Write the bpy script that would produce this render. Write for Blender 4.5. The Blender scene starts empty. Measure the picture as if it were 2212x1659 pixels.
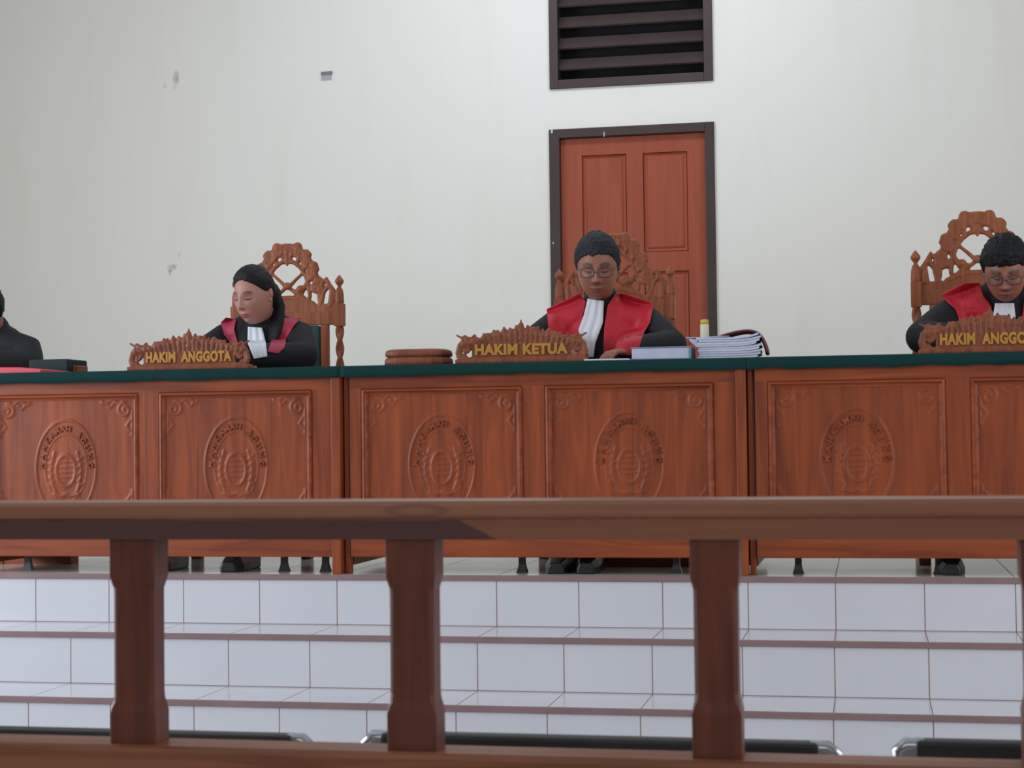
import bpy, bmesh, math, random
import numpy as np
from mathutils import Vector, Matrix, noise
from mathutils.bvhtree import BVHTree
random.seed(7)
S = bpy.context.scene
COL = S.collection
PI = math.pi

# ------------------------------------------------------------------ camera
FPX, YAW, PIT, ROL = 3694.2, 0.20527, 0.03139, -0.01218
RISE, TREAD, D = 0.1836, 0.3176, 6.038
P = RISE*4                      # platform height
HC = P + 0.4963                 # eye height
cY, sY, cP, sP, cR, sR = math.cos(YAW), math.sin(YAW), math.cos(PIT), math.sin(PIT), math.cos(ROL), math.sin(ROL)
Rv = Vector((cY, sY, 0)); Fh = Vector((-sY, cY, 0)); Zv = Vector((0, 0, 1))
Fv = Fh*cP + Zv*sP; Uv = Zv*cP - Fh*sP
Xc = Rv*cR + Uv*sR; Yc = Uv*cR - Rv*sR
cam = bpy.data.objects.new('camera', bpy.data.cameras.new('camera')); COL.objects.link(cam)
M4 = Matrix.Identity(4)
for i in range(3):
    M4[i][0] = Xc[i]; M4[i][1] = Yc[i]; M4[i][2] = -Fv[i]
M4[2][3] = HC
cam.matrix_world = M4
cam.data.sensor_width = 36; cam.data.lens = FPX/2212*36
cam.data.clip_start = 0.05
cam.data.dof.use_dof = True; cam.data.dof.focus_distance = 60; cam.data.dof.aperture_fstop = cam.data.lens/3.6
S.camera = cam

def ray(u, v):
    d = Xc*((u-1106)/FPX) - Yc*((v-829.5)/FPX) + Fv
    return d
def at(u, v, Y):
    d = ray(u, v)
    return Vector((0, 0, HC)) + d*(Y/d.y)

# ------------------------------------------------------------------ world, lights, exposure
w = bpy.data.worlds.new('world'); S.world = w; w.use_nodes = True
w.node_tree.nodes['Background'].inputs[0].default_value = (0.75, 0.86, 1, 1)
w.node_tree.nodes['Background'].inputs[1].default_value = 1.0
S.view_settings.view_transform = 'Standard'; S.view_settings.look = 'None'
S.view_settings.gamma = 1; S.view_settings.use_curve_mapping = False
S.view_settings.exposure = -0.38
XL, XR, YB, YF, ZC = -6.0, 3.6, -4.0, 9.5, 4.7
def area(name, loc, size, size_y, direction, power, color):
    l = bpy.data.lights.new(name, 'AREA'); l.shape = 'RECTANGLE'; l.size = size; l.size_y = size_y
    l.energy = power; l.color = color
    o = bpy.data.objects.new(name, l); COL.objects.link(o); o.location = loc
    o.rotation_euler = Vector(direction).to_track_quat('-Z', 'Z').to_euler()
    return o
WINS_L = [(1.6, 3.4), (4.0, 5.8)]
WINS_R = [(1.4, 3.2), (3.8, 5.6)]
WZ = (0.9, 3.1)
COOL = (0.80, 0.88, 1.0)
for a, b in WINS_L: area('daylight', (XL+0.12, (a+b)/2, 2.0), b-a, 2.2, (1, 0, 0), 128, COOL)
for a, b in WINS_R: area('daylight', (XR-0.12, (a+b)/2, 2.0), b-a, 2.2, (-1, 0, 0), 52, (0.90, 0.94, 1.0))
area('wall_top_fill', (-1.3, 8.0, ZC-.12), 2.6, 0.4, (0, .3, -1), 40, (0.78, 0.88, 1.0))  # added fill, no fixture: brightens the top centre of the front wall
area('rear_fill', (-1.5, YB+.15, 3.5), 5.0, 1.2, (0, 1, -.05), 48, (1.0, 0.93, 0.82))  # added warm fill before the windowless rear wall, lifts the front wall

# ------------------------------------------------------------------ materials
def nm(name):
    m = bpy.data.materials.new(name); m.use_nodes = True
    nt = m.node_tree; return m, nt, nt.nodes['Principled BSDF']
def mat(name, col, rough=0.5, metal=0, spec=0.5, bump=0, bscale=60, var=0.0, vscale=8, coat=0):
    m, nt, b = nm(name)
    b.inputs['Base Color'].default_value = (*col, 1); b.inputs['Roughness'].default_value = rough
    b.inputs['Metallic'].default_value = metal; b.inputs['Specular IOR Level'].default_value = spec
    b.inputs['Coat Weight'].default_value = coat
    tc = nt.nodes.new('ShaderNodeTexCoord')
    if var:
        n = nt.nodes.new('ShaderNodeTexNoise'); n.inputs['Scale'].default_value = vscale; n.inputs['Detail'].default_value = 4
        nt.links.new(tc.outputs['Object'], n.inputs['Vector'])
        mx = nt.nodes.new('ShaderNodeMix'); mx.data_type = 'RGBA'
        mx.inputs['A'].default_value = (*[c*(1-var) for c in col], 1); mx.inputs['B'].default_value = (*[min(1, c*(1+var)) for c in col], 1)
        nt.links.new(n.outputs['Fac'], mx.inputs['Factor']); nt.links.new(mx.outputs['Result'], b.inputs['Base Color'])
    if bump:
        n = nt.nodes.new('ShaderNodeTexNoise'); n.inputs['Scale'].default_value = bscale; n.inputs['Detail'].default_value = 3
        nt.links.new(tc.outputs['Object'], n.inputs['Vector'])
        bp = nt.nodes.new('ShaderNodeBump'); bp.inputs['Strength'].default_value = bump; bp.inputs['Distance'].default_value = 0.01
        nt.links.new(n.outputs['Fac'], bp.inputs['Height']); nt.links.new(bp.outputs['Normal'], b.inputs['Normal'])
    return m
def wood(name, c1, c2, rough=0.35, axis=2, scale=1.0, space='Object', coat=0.0):
    m, nt, b = nm(name); L = nt.links.new
    tc = nt.nodes.new('ShaderNodeTexCoord'); mp = nt.nodes.new('ShaderNodeMapping')
    sc = [9*scale]*3; sc[axis] = 0.7*scale; mp.inputs['Scale'].default_value = sc
    oi = nt.nodes.new('ShaderNodeObjectInfo')
    ad = nt.nodes.new('ShaderNodeVectorMath'); ad.operation = 'ADD'
    mu = nt.nodes.new('ShaderNodeMath'); mu.operation = 'MULTIPLY'; mu.inputs[1].default_value = 3.0
    L(oi.outputs['Random'], mu.inputs[0])
    L(tc.outputs['Object'], ad.inputs[0]); L(mu.outputs[0], ad.inputs[1]); L(ad.outputs[0], mp.inputs['Vector'])
    n = nt.nodes.new('ShaderNodeTexNoise'); n.inputs['Scale'].default_value = 2.2; n.inputs['Detail'].default_value = 7; n.inputs['Distortion'].default_value = 1.3
    L(mp.outputs[0], n.inputs['Vector'])
    r = nt.nodes.new('ShaderNodeValToRGB')
    r.color_ramp.elements[0].position = 0.32; r.color_ramp.elements[0].color = (*c1, 1)
    r.color_ramp.elements[1].position = 0.68; r.color_ramp.elements[1].color = (*c2, 1)
    L(n.outputs['Fac'], r.inputs[0]); L(r.outputs[0], b.inputs['Base Color'])
    b.inputs['Roughness'].default_value = rough; b.inputs['Specular IOR Level'].default_value = 0.32; b.inputs['Coat Weight'].default_value = coat; b.inputs['Coat Roughness'].default_value = 0.25
    bp = nt.nodes.new('ShaderNodeBump'); bp.inputs['Strength'].default_value = 0.12; bp.inputs['Distance'].default_value = 0.004
    L(n.outputs['Fac'], bp.inputs['Height']); L(bp.outputs[0], b.inputs['Normal'])
    return m
DESK1, DESK2 = (0.185, 0.036, 0.012), (0.34, 0.072, 0.020)
M = {}
M['desk'] = wood('desk_teak', DESK1, DESK2, 0.45, 0, coat=0.05)
M['desk_v'] = wood('desk_teak_upright', DESK1, DESK2, 0.45, 2, coat=0.05)
M['carved'] = wood('carved_teak', (0.17, 0.048, 0.024), (0.30, 0.090, 0.042), 0.5, 2, 2)
M['chairwood'] = wood('chair_teak', (0.22, 0.060, 0.026), (0.38, 0.115, 0.048), 0.45, 2, 2)
M['post'] = wood('railing_post_wood', (0.085, 0.020, 0.012), (0.155, 0.040, 0.020), 0.4, 2, 1.5)
M['lowrail'] = wood('lower_rail_wood', (0.17, 0.055, 0.028), (0.28, 0.10, 0.05), 0.35, 0, 1.5)
M['door'] = wood('door_wood', (0.32, 0.068, 0.034), (0.38, 0.085, 0.042), 0.5, 2, 1)
M['frame'] = mat('dark_frame_paint', (0.050, 0.026, 0.024), 0.5, var=0.3, vscale=5)
M['slat'] = mat('louver_paint', (0.055, 0.034, 0.031), 0.55, var=0.3, vscale=5)
M['dark'] = mat('vent_shade_black', (0.008, 0.006, 0.007), 0.9)  # near-black colour stands in for shade behind the slats
M['black'] = mat('black_robe', (0.010, 0.009, 0.012), 0.75, bump=0.25, bscale=14, spec=0.3)
M['suit'] = mat('black_suit', (0.018, 0.017, 0.021), 0.8, bump=0.2, bscale=16, spec=0.3)
M['red'] = mat('red_satin', (0.52, 0.010, 0.028), 0.6, bump=0.12, bscale=12)
M['brocade'] = mat('red_brocade', (0.52, 0.014, 0.030), 0.6, bump=0.5, bscale=60, var=0.35, vscale=45)
M['magenta'] = mat('crimson_velvet', (0.40, 0.022, 0.065), 0.6, bump=0.12, bscale=12, var=0.15)
M['white'] = mat('white_jabot', (0.72, 0.74, 0.80), 0.7)
M['hairblack'] = mat('black_hair', (0.008, 0.008, 0.010), 0.6, spec=.25, bump=0.4, bscale=90)
M['hairgrey'] = mat('greying_hair', (0.020, 0.022, 0.026), 0.65, spec=.3, bump=0.7, bscale=90, var=0.5, vscale=30)
M['green'] = mat('green_cloth', (0.005, 0.034, 0.033), 0.9, bump=0.15, bscale=30, spec=0.2, var=0.2, vscale=5)
M['greenpad'] = mat('green_upholstery', (0.010, 0.055, 0.045), 0.6)
M['gold'] = mat('gold_letter', (0.50, 0.235, 0.035), 0.45, var=0.15, vscale=60)
M['paper'] = mat('paper_edges', (0.55, 0.58, 0.74), 0.8, var=0.12, vscale=40)
M['paperw'] = mat('white_paper', (0.68, 0.70, 0.78), 0.8)
M['maroon'] = mat('maroon_cover', (0.14, 0.022, 0.035), 0.5)
M['bluegrey'] = mat('grey_blue_cover', (0.20, 0.25, 0.33), 0.5, var=0.2, vscale=20)
M['redfolder'] = mat('pink_red_folder', (0.70, 0.055, 0.075), 0.45)
M['cream'] = mat('cream_plastic', (0.68, 0.66, 0.50), 0.5)
M['yellow'] = mat('yellow_cap', (0.62, 0.44, 0.06), 0.5)
M['shoe'] = mat('black_shoe', (0.010, 0.010, 0.012), 0.35)
M['chrome'] = mat('chrome', (0.36, 0.39, 0.43), 0.22, metal=1)
M['plate'] = mat('grey_metal_plate', (0.20, 0.22, 0.26), 0.35, metal=0.6)
M['vinyl'] = mat('black_vinyl', (0.008, 0.008, 0.011), 0.45)
M['nosing'] = mat('stair_nosing', (0.25, 0.155, 0.155), 0.45, var=0.2, vscale=9)
M['ceil'] = mat('ceiling_white', (0.82, 0.82, 0.80), 0.9)
M['rim'] = mat('spectacle_rim', (0.05, 0.03, 0.03), 0.3)
M['winframe'] = mat('window_frame_paint', (0.09, 0.045, 0.03), 0.5)
M['chip'] = mat('pale_chip', (0.62, 0.64, 0.68), 0.7)
M['clipd'] = mat('clip_grey', (0.20, 0.21, 0.26), 0.6)
M['clipl'] = mat('clip_pale', (0.42, 0.43, 0.44), 0.6)
M['darkgreen'] = mat('dark_green_box', (0.022, 0.036, 0.038), 0.7, var=0.2, spec=.2)
def lensmat():
    m, nt, b = nm('spectacle_lens'); b.inputs['Transmission Weight'].default_value = 1; b.inputs['Roughness'].default_value = 0.02; b.inputs['IOR'].default_value = 1.02
    b.inputs['Base Color'].default_value = (0.95, 0.93, 0.92, 1); return m
M['lens'] = lensmat()
def skinmat():
    m, nt, b = nm('skin'); a = nt.nodes.new('ShaderNodeAttribute'); a.attribute_name = 'tint'
    nt.links.new(a.outputs['Color'], b.inputs['Base Color']); b.inputs['Roughness'].default_value = 0.5
    b.inputs['Subsurface Weight'].default_value = 0.05
    return m
M['skin'] = skinmat()

def mathn(nt, op, a, b=None, c=None):
    n = nt.nodes.new('ShaderNodeMath'); n.operation = op
    for i, v in enumerate((a, b, c)):
        if v is None: continue
        if isinstance(v, (int, float)): n.inputs[i].default_value = v
        else: nt.links.new(v, n.inputs[i])
    return n.outputs[0]
def mixc(nt, f, a, b):
    n = nt.nodes.new('ShaderNodeMix'); n.data_type = 'RGBA'
    nt.links.new(f, n.inputs['Factor'])
    for k, v in (('A', a), ('B', b)):
        if isinstance(v, tuple): n.inputs[k].default_value = (*v, 1)
        else: nt.links.new(v, n.inputs[k])
    return n.outputs['Result']
X0T = -3.1233
def tilemat(name, colr, grout, platform=False, rough=0.16):
    m, nt, b = nm(name); L = nt.links.new
    g = nt.nodes.new('ShaderNodeNewGeometry'); s = nt.nodes.new('ShaderNodeSeparateXYZ'); L(g.outputs['Position'], s.inputs[0])
    sn = nt.nodes.new('ShaderNodeSeparateXYZ'); L(g.outputs['True Normal'], sn.inputs[0])
    fx = mathn(nt, 'MULTIPLY', mathn(nt, 'ABSOLUTE', mathn(nt, 'SUBTRACT', mathn(nt, 'FRACT', mathn(nt, 'ADD', mathn(nt, 'DIVIDE', mathn(nt, 'SUBTRACT', s.outputs[0], X0T), 0.3), 0.5)), 0.5)), 0.3)
    gx = mathn(nt, 'LESS_THAN', fx, 0.0019)
    if platform:
        fy = mathn(nt, 'MULTIPLY', mathn(nt, 'ABSOLUTE', mathn(nt, 'SUBTRACT', mathn(nt, 'FRACT', mathn(nt, 'ADD', mathn(nt, 'DIVIDE', mathn(nt, 'SUBTRACT', s.outputs[1], D), 0.3), 0.5)), 0.5)), 0.3)
        gy = mathn(nt, 'LESS_THAN', fy, 0.0019)
    else:
        fz = mathn(nt, 'FRACT', mathn(nt, 'DIVIDE', mathn(nt, 'SUBTRACT', s.outputs[2], 0.0005), RISE))
        riser = mathn(nt, 'LESS_THAN', sn.outputs[2], 0.5)
        gy = mathn(nt, 'MULTIPLY', mathn(nt, 'LESS_THAN', fz, 0.016), riser)
    gm = mathn(nt, 'MAXIMUM', gx, gy)
    n = nt.nodes.new('ShaderNodeTexNoise'); n.inputs['Scale'].default_value = 2.5; n.inputs['Detail'].default_value = 5
    L(g.outputs['Position'], n.inputs['Vector'])
    base = mixc(nt, n.outputs['Fac'], tuple(c*0.94 for c in colr), tuple(min(1, c*1.05) for c in colr))
    L(mixc(nt, gm, base, grout), b.inputs['Base Color'])
    L(mathn(nt, 'ADD', mathn(nt, 'MULTIPLY', gm, 0.5), rough), b.inputs['Roughness'])
    return m
M['tile'] = tilemat('white_step_tile', (0.66, 0.66, 0.70), (0.26, 0.16, 0.14))
M['plat'] = tilemat('platform_tile', (0.62, 0.62, 0.56), (0.26, 0.20, 0.17), True)
M['gfloor'] = tilemat('hall_floor_tile', (0.60, 0.61, 0.63), (0.30, 0.27, 0.25), True)

def wallmat():
    m, nt, b = nm('cream_wall_paint'); L = nt.links.new
    g = nt.nodes.new('ShaderNodeNewGeometry')
    n = nt.nodes.new('ShaderNodeTexNoise'); n.inputs['Scale'].default_value = 0.9; n.inputs['Detail'].default_value = 4; L(g.outputs['Position'], n.inputs['Vector'])
    mp = nt.nodes.new('ShaderNodeMapping'); mp.inputs['Scale'].default_value = (7, 7, 1.2); L(g.outputs['Position'], mp.inputs['Vector'])
    n2 = nt.nodes.new('ShaderNodeTexNoise'); n2.inputs['Scale'].default_value = 1.0; n2.inputs['Detail'].default_value = 6; L(mp.outputs[0], n2.inputs['Vector'])
    c = mixc(nt, n.outputs['Fac'], (0.84, 0.80, 0.73), (0.86, 0.83, 0.775))
    f2 = mathn(nt, 'MULTIPLY', mathn(nt, 'SMOOTH_MIN', mathn(nt, 'MAXIMUM', mathn(nt, 'SUBTRACT', n2.outputs['Fac'], 0.52), 0.0), 0.2, 0.01), 0.55)
    c = mixc(nt, f2, c, (0.66, 0.60, 0.44))
    # scuffs, each with its own place on the wall
    n3 = nt.nodes.new('ShaderNodeTexNoise'); n3.inputs['Scale'].default_value = 40; n3.inputs['Detail'].default_value = 5; n3.inputs['Roughness'].default_value = 0.7
    mp3 = nt.nodes.new('ShaderNodeMapping'); mp3.inputs['Scale'].default_value = (1, 1, 0.6); L(g.outputs['Position'], mp3.inputs['Vector']); L(mp3.outputs[0], n3.inputs['Vector'])
    tot = None
    for (u, v, rx, rz, st) in ((380, 172, 10, 26, 1), (356, 186, 7, 12, .8), (372, 577, 15, 10, 1), (386, 555, 7, 16, .7), (367, 590, 6, 8, .8), (395, 545, 6, 8, .5)):
        p = at(u, v, YF); k = (at(u+1, v, YF)-p).x
        sx = nt.nodes.new('ShaderNodeSeparateXYZ'); L(g.outputs['Position'], sx.inputs[0])
        dx = mathn(nt, 'DIVIDE', mathn(nt, 'SUBTRACT', sx.outputs[0], p.x), rx*k*1.2); dz = mathn(nt, 'DIVIDE', mathn(nt, 'SUBTRACT', sx.outputs[2], p.z), rz*k*1.2)
        r2 = mathn(nt, 'ADD', mathn(nt, 'MULTIPLY', dx, dx), mathn(nt, 'MULTIPLY', dz, dz))
        e = mathn(nt, 'MULTIPLY', mathn(nt, 'MAXIMUM', mathn(nt, 'SUBTRACT', 1.0, r2), 0.0), st)
        tot = e if tot is None else mathn(nt, 'ADD', tot, e)
    sc = mathn(nt, 'MINIMUM', mathn(nt, 'MULTIPLY', mathn(nt, 'MAXIMUM', mathn(nt, 'SUBTRACT', mathn(nt, 'MULTIPLY', tot, n3.outputs['Fac']), 0.30), 0.0), 2.6), 0.6)
    c = mixc(nt, sc, c, (0.25, 0.25, 0.24))
    L(c, b.inputs['Base Color']); b.inputs['Roughness'].default_value = 0.7
    return m
M['wall'] = wallmat()

def railmat():
    # hand rail: pale upper wood; a darker heartwood streak runs along the lower half on the left
    m, nt, b = nm('rail_wood'); L = nt.links.new
    g = nt.nodes.new('ShaderNodeNewGeometry'); s = nt.nodes.new('ShaderNodeSeparateXYZ'); L(g.outputs['Position'], s.inputs[0])
    mp = nt.nodes.new('ShaderNodeMapping'); mp.inputs['Scale'].default_value = (1.4, 30, 30); L(g.outputs['Position'], mp.inputs['Vector'])
    n = nt.nodes.new('ShaderNodeTexNoise'); n.inputs['Scale'].default_value = 1.6; n.inputs['Detail'].default_value = 6; n.inputs['Distortion'].default_value = 0.8; L(mp.outputs[0], n.inputs['Vector'])
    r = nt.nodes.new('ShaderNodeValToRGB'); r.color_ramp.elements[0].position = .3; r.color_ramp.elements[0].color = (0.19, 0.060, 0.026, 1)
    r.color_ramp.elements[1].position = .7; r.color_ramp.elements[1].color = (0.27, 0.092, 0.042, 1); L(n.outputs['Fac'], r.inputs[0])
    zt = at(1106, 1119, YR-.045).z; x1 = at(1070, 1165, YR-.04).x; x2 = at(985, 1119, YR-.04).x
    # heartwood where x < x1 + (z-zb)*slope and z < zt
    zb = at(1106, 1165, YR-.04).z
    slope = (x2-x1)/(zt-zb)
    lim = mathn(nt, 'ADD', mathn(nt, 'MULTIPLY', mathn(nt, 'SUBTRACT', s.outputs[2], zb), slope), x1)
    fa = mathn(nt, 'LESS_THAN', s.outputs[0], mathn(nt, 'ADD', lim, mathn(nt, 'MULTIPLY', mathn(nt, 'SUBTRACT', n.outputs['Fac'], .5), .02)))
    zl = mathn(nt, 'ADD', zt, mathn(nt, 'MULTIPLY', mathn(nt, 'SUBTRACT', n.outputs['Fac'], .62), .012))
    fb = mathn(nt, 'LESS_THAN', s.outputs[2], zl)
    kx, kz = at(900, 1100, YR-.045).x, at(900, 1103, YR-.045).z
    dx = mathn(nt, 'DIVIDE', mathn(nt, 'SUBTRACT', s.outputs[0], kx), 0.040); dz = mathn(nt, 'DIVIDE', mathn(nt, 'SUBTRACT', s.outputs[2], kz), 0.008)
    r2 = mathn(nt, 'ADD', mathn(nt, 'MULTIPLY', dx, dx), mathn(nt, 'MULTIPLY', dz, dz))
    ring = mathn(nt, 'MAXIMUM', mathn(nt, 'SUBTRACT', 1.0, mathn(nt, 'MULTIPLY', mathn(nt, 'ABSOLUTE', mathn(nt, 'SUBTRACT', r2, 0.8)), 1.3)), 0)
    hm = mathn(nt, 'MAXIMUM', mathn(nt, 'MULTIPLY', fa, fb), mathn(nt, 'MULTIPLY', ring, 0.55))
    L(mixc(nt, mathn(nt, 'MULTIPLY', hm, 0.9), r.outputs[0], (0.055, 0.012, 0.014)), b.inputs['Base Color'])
    b.inputs['Roughness'].default_value = 0.35; b.inputs['Coat Weight'].default_value = 0.2
    return m
YR = 2.2
M['rail'] = railmat()

# ------------------------------------------------------------------ mesh helpers
class MB:
    def __init__(s): s.v = []; s.f = []
    def add(s, vs, fs):
        o = len(s.v); s.v += [tuple(v) for v in vs]; s.f += [tuple(i+o for i in f) for f in fs]; return s
    def box(s, x0, x1, y0, y1, z0, z1):
        return s.add([(x, y, z) for z in (z0, z1) for y in (y0, y1) for x in (x0, x1)],
                     [(0, 2, 3, 1), (4, 5, 7, 6), (0, 1, 5, 4), (2, 6, 7, 3), (0, 4, 6, 2), (1, 3, 7, 5)])
    def loft(s, rings, cap=True, closed=True):
        n = len(rings[0]); vs = [p for r in rings for p in r]; fs = []
        for i in range(len(rings)-1):
            for j in range(n if closed else n-1):
                k = (j+1) % n; fs.append((i*n+j, i*n+k, (i+1)*n+k, (i+1)*n+j))
        if cap: fs += [tuple(range(n))[::-1], tuple(range((len(rings)-1)*n, len(rings)*n))]
        return s.add(vs, fs)
    def lathe(s, prof, c, n=20):
        return s.loft([[(c[0]+r*math.cos(2*PI*j/n), c[1]+r*math.sin(2*PI*j/n), c[2]+z) for j in range(n)] for r, z in prof])
    def tube(s, pts, rad, n=8, flat=1.0, ends=True):
        pts = [Vector(p) for p in pts]
        if isinstance(rad, (int, float)): rad = [rad]*len(pts)
        rad = list(rad)
        t = [(pts[min(i+1, len(pts)-1)]-pts[max(i-1, 0)]).normalized() for i in range(len(pts))]
        if ends:
            a, b = pts[0], pts[-1]; ra, rb = rad[0], rad[-1]
            pre = [(a-t[0]*ra*k, ra*math.sqrt(max(0, 1-k*k))+1e-5) for k in (0.98, .75, .4)]
            post = [(b+t[-1]*rb*k, rb*math.sqrt(max(0, 1-k*k))+1e-5) for k in (.4, .75, .98)]
            pts = [p for p, _ in pre]+pts+[p for p, _ in post]; rad = [r for _, r in pre]+rad+[r for _, r in post]
            t = [t[0]]*3+t+[t[-1]]*3
        ref = Vector((0, 1, 0)) if abs(t[0].y) < .9 else Vector((1, 0, 0))
        u = t[0].cross(ref).normalized(); rings = []
        for p, r, d in zip(pts, rad, t):
            u = (u-d*u.dot(d)).normalized(); v = d.cross(u)
            rings.append([p+u*(r*math.cos(2*PI*j/n))+v*(r*flat*math.sin(2*PI*j/n)) for j in range(n)])
        return s.loft(rings)
    def blob(s, c, r, rot=None, n=14, m=9):
        c = Vector(c); R = rot or Matrix.Identity(3)
        rings = []
        for i in range(m):
            ph = -PI/2+PI*(i+.15)/(m-.7)
            ph = max(-PI/2+.05, min(PI/2-.05, ph))
            rings.append([c+R@Vector((r[0]*math.cos(ph)*math.cos(2*PI*j/n), r[1]*math.cos(ph)*math.sin(2*PI*j/n), r[2]*math.sin(ph))) for j in range(n)])
        return s.loft(rings)
    def xf(s, f):
        s.v = [tuple(f(Vector(v))) for v in s.v]; return s
def mesh_of(mb, name, smooth=False):
    me = bpy.data.meshes.new(name); me.from_pydata([tuple(v) for v in mb.v], [], mb.f)
    bm = bmesh.new(); bm.from_mesh(me); bmesh.ops.recalc_face_normals(bm, faces=bm.faces); bm.to_mesh(me); bm.free()
    if smooth: me.polygons.foreach_set('use_smooth', [True]*len(me.polygons))
    me.update(); return me
def put(me, name, m, parent=None, bevel=0, smooth=False):
    o = bpy.data.objects.new(name, me); COL.objects.link(o)
    if m: me.materials.clear(); me.materials.append(m)
    if parent: o.parent = parent
    if bevel:
        b = o.modifiers.new('bevel', 'BEVEL'); b.width = bevel; b.segments = 2; b.limit_method = 'ANGLE'
    return o
def obj(name, mb, m, parent=None, bevel=0, smooth=False):
    return put(mesh_of(mb, name, smooth), name, m, parent, bevel)
def remesh(mb, vox, smooth_it=0, name='m'):
    me = mesh_of(mb, name); o = bpy.data.objects.new('tmp', me); COL.objects.link(o)
    r = o.modifiers.new('r', 'REMESH'); r.mode = 'VOXEL'; r.voxel_size = vox; r.use_smooth_shade = True
    if smooth_it:
        s = o.modifiers.new('s', 'SMOOTH'); s.iterations = smooth_it; s.factor = 0.5
    dg = bpy.context.evaluated_depsgraph_get(); dg.update()
    out = bpy.data.meshes.new_from_object(o.evaluated_get(dg)); out.name = name
    out.polygons.foreach_set('use_smooth', [True]*len(out.polygons))
    bpy.data.objects.remove(o); bpy.data.meshes.remove(me); return out
def tag(o, label=None, cat=None, group=None, kind=None):
    for k, v in (('label', label), ('category', cat), ('group', group), ('kind', kind)):
        if v: o[k] = v
    return o
def empty(name, loc, label, cat, group=None, rz=0):
    o = bpy.data.objects.new(name, None); COL.objects.link(o); o.location = loc; o.rotation_euler = (0, 0, rz); o.empty_display_size = .1
    return tag(o, label, cat, group)
def copy_tree(o, parent=None):
    c = o.copy(); COL.objects.link(c); c.parent = parent
    for ch in list(o.children): copy_tree(ch, c)
    return c
def struct(name, mb, m, bevel=0, label=None):
    o = obj(name, mb, m, None, bevel); o['kind'] = 'structure'
    if label: o['label'] = label
    return o

# ------------------------------------------------------------------ room shell
struct('floor', MB().box(XL, XR, YB, D+.5, -.1, 0), M['gfloor'])
struct('ceiling', MB().box(XL, XR, YB, YF+.1, ZC, ZC+.1), M['ceil'])
VX0, VX1 = at(1188, 190, YF).x, at(1541, 190, YF).x           # louver opening
VZ0 = at(1364, 184, YF).z; VZ1 = VZ0+.92
DX0, DX1 = at(1188, 420, YF).x, at(1545, 420, YF).x           # door opening
DZ1 = at(1366, 272, YF).z
mb = MB()
T = .14
mb.box(XL, VX0, YF, YF+T, 0, ZC).box(VX1, XR, YF, YF+T, 0, ZC)
mb.box(VX0, VX1, YF, YF+T, VZ1, ZC).box(VX0, VX1, YF, YF+T, DZ1, VZ0)
mb.box(VX0, VX1, YF, YF+T, 0, P)
struct('wall_front', mb, M['wall'])
def side_wall(name, x0, x1, wins):
    m_ = MB(); m_.box(x0, x1, YB, YF, 0, WZ[0]).box(x0, x1, YB, YF, WZ[1], ZC)
    y = YB
    for a, b in wins+[(YF, YF)]:
        if a > y: m_.box(x0, x1, y, a, WZ[0], WZ[1])
        y = b
    return struct(name, m_, M['wall'])
side_wall('wall_left', XL-.14, XL, WINS_L); side_wall('wall_right', XR, XR+.14, WINS_R)
struct('wall_rear', MB().box(XL, XR, YB-.14, YB, 0, ZC), M['wall'])
k = 1
for x0, wins in ((XL-.10, WINS_L), (XR+.02, WINS_R)):
    for a, b in wins:
        m_ = MB()
        for yy in (a, (a+b)/2-.03, b-.06): m_.box(x0, x0+.06, yy, yy+.06, *WZ)
        for zz in (WZ[0], 3.0, WZ[1]-.06): m_.box(x0, x0+.06, a, b, zz, zz+.06)
        struct('window_%d' % k, m_, M['winframe']); k += 1
# platform and stairs
struct('floor_platform', MB().box(XL, XR, D+.001, YF, P-.12, P), M['plat'])
mb = MB()
for s_ in range(4):
    mb.box(XL, XR, D-s_*TREAD, D+.6 if s_ == 0 else D-(s_-1)*TREAD, P-(s_+1)*RISE, P-s_*RISE-(.121 if s_ == 0 else 0))
# top riser face
mb = MB()
prof = [(D+.4, 0)]
prof = [(D-3*TREAD, 0)]
for s_ in (3, 2, 1, 0):
    prof.append((D-s_*TREAD, P-s_*RISE-(.0005 if s_ == 0 else 0)))
    if s_: prof.append((D-(s_-1)*TREAD, P-s_*RISE))
prof += [(D+.3, P-.121-.0), (D+.3, 0)] if False else [(D+.0009, P-.0005), (D+.0009, 0)]
mb.loft([[(x, y, z) for y, z in prof] for x in (XL, XR)])
st = struct('stair_steps', mb, M['tile'], label='white tiled steps with brown nosings in front of the bench')
for s_ in range(4):
    struct('trim_%d' % (s_+1), MB().box(XL, XR, D-s_*TREAD-.007, D-s_*TREAD+.006, P-s_*RISE-.019, P-s_*RISE+.0015), M['nosing'], bevel=.002)

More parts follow.
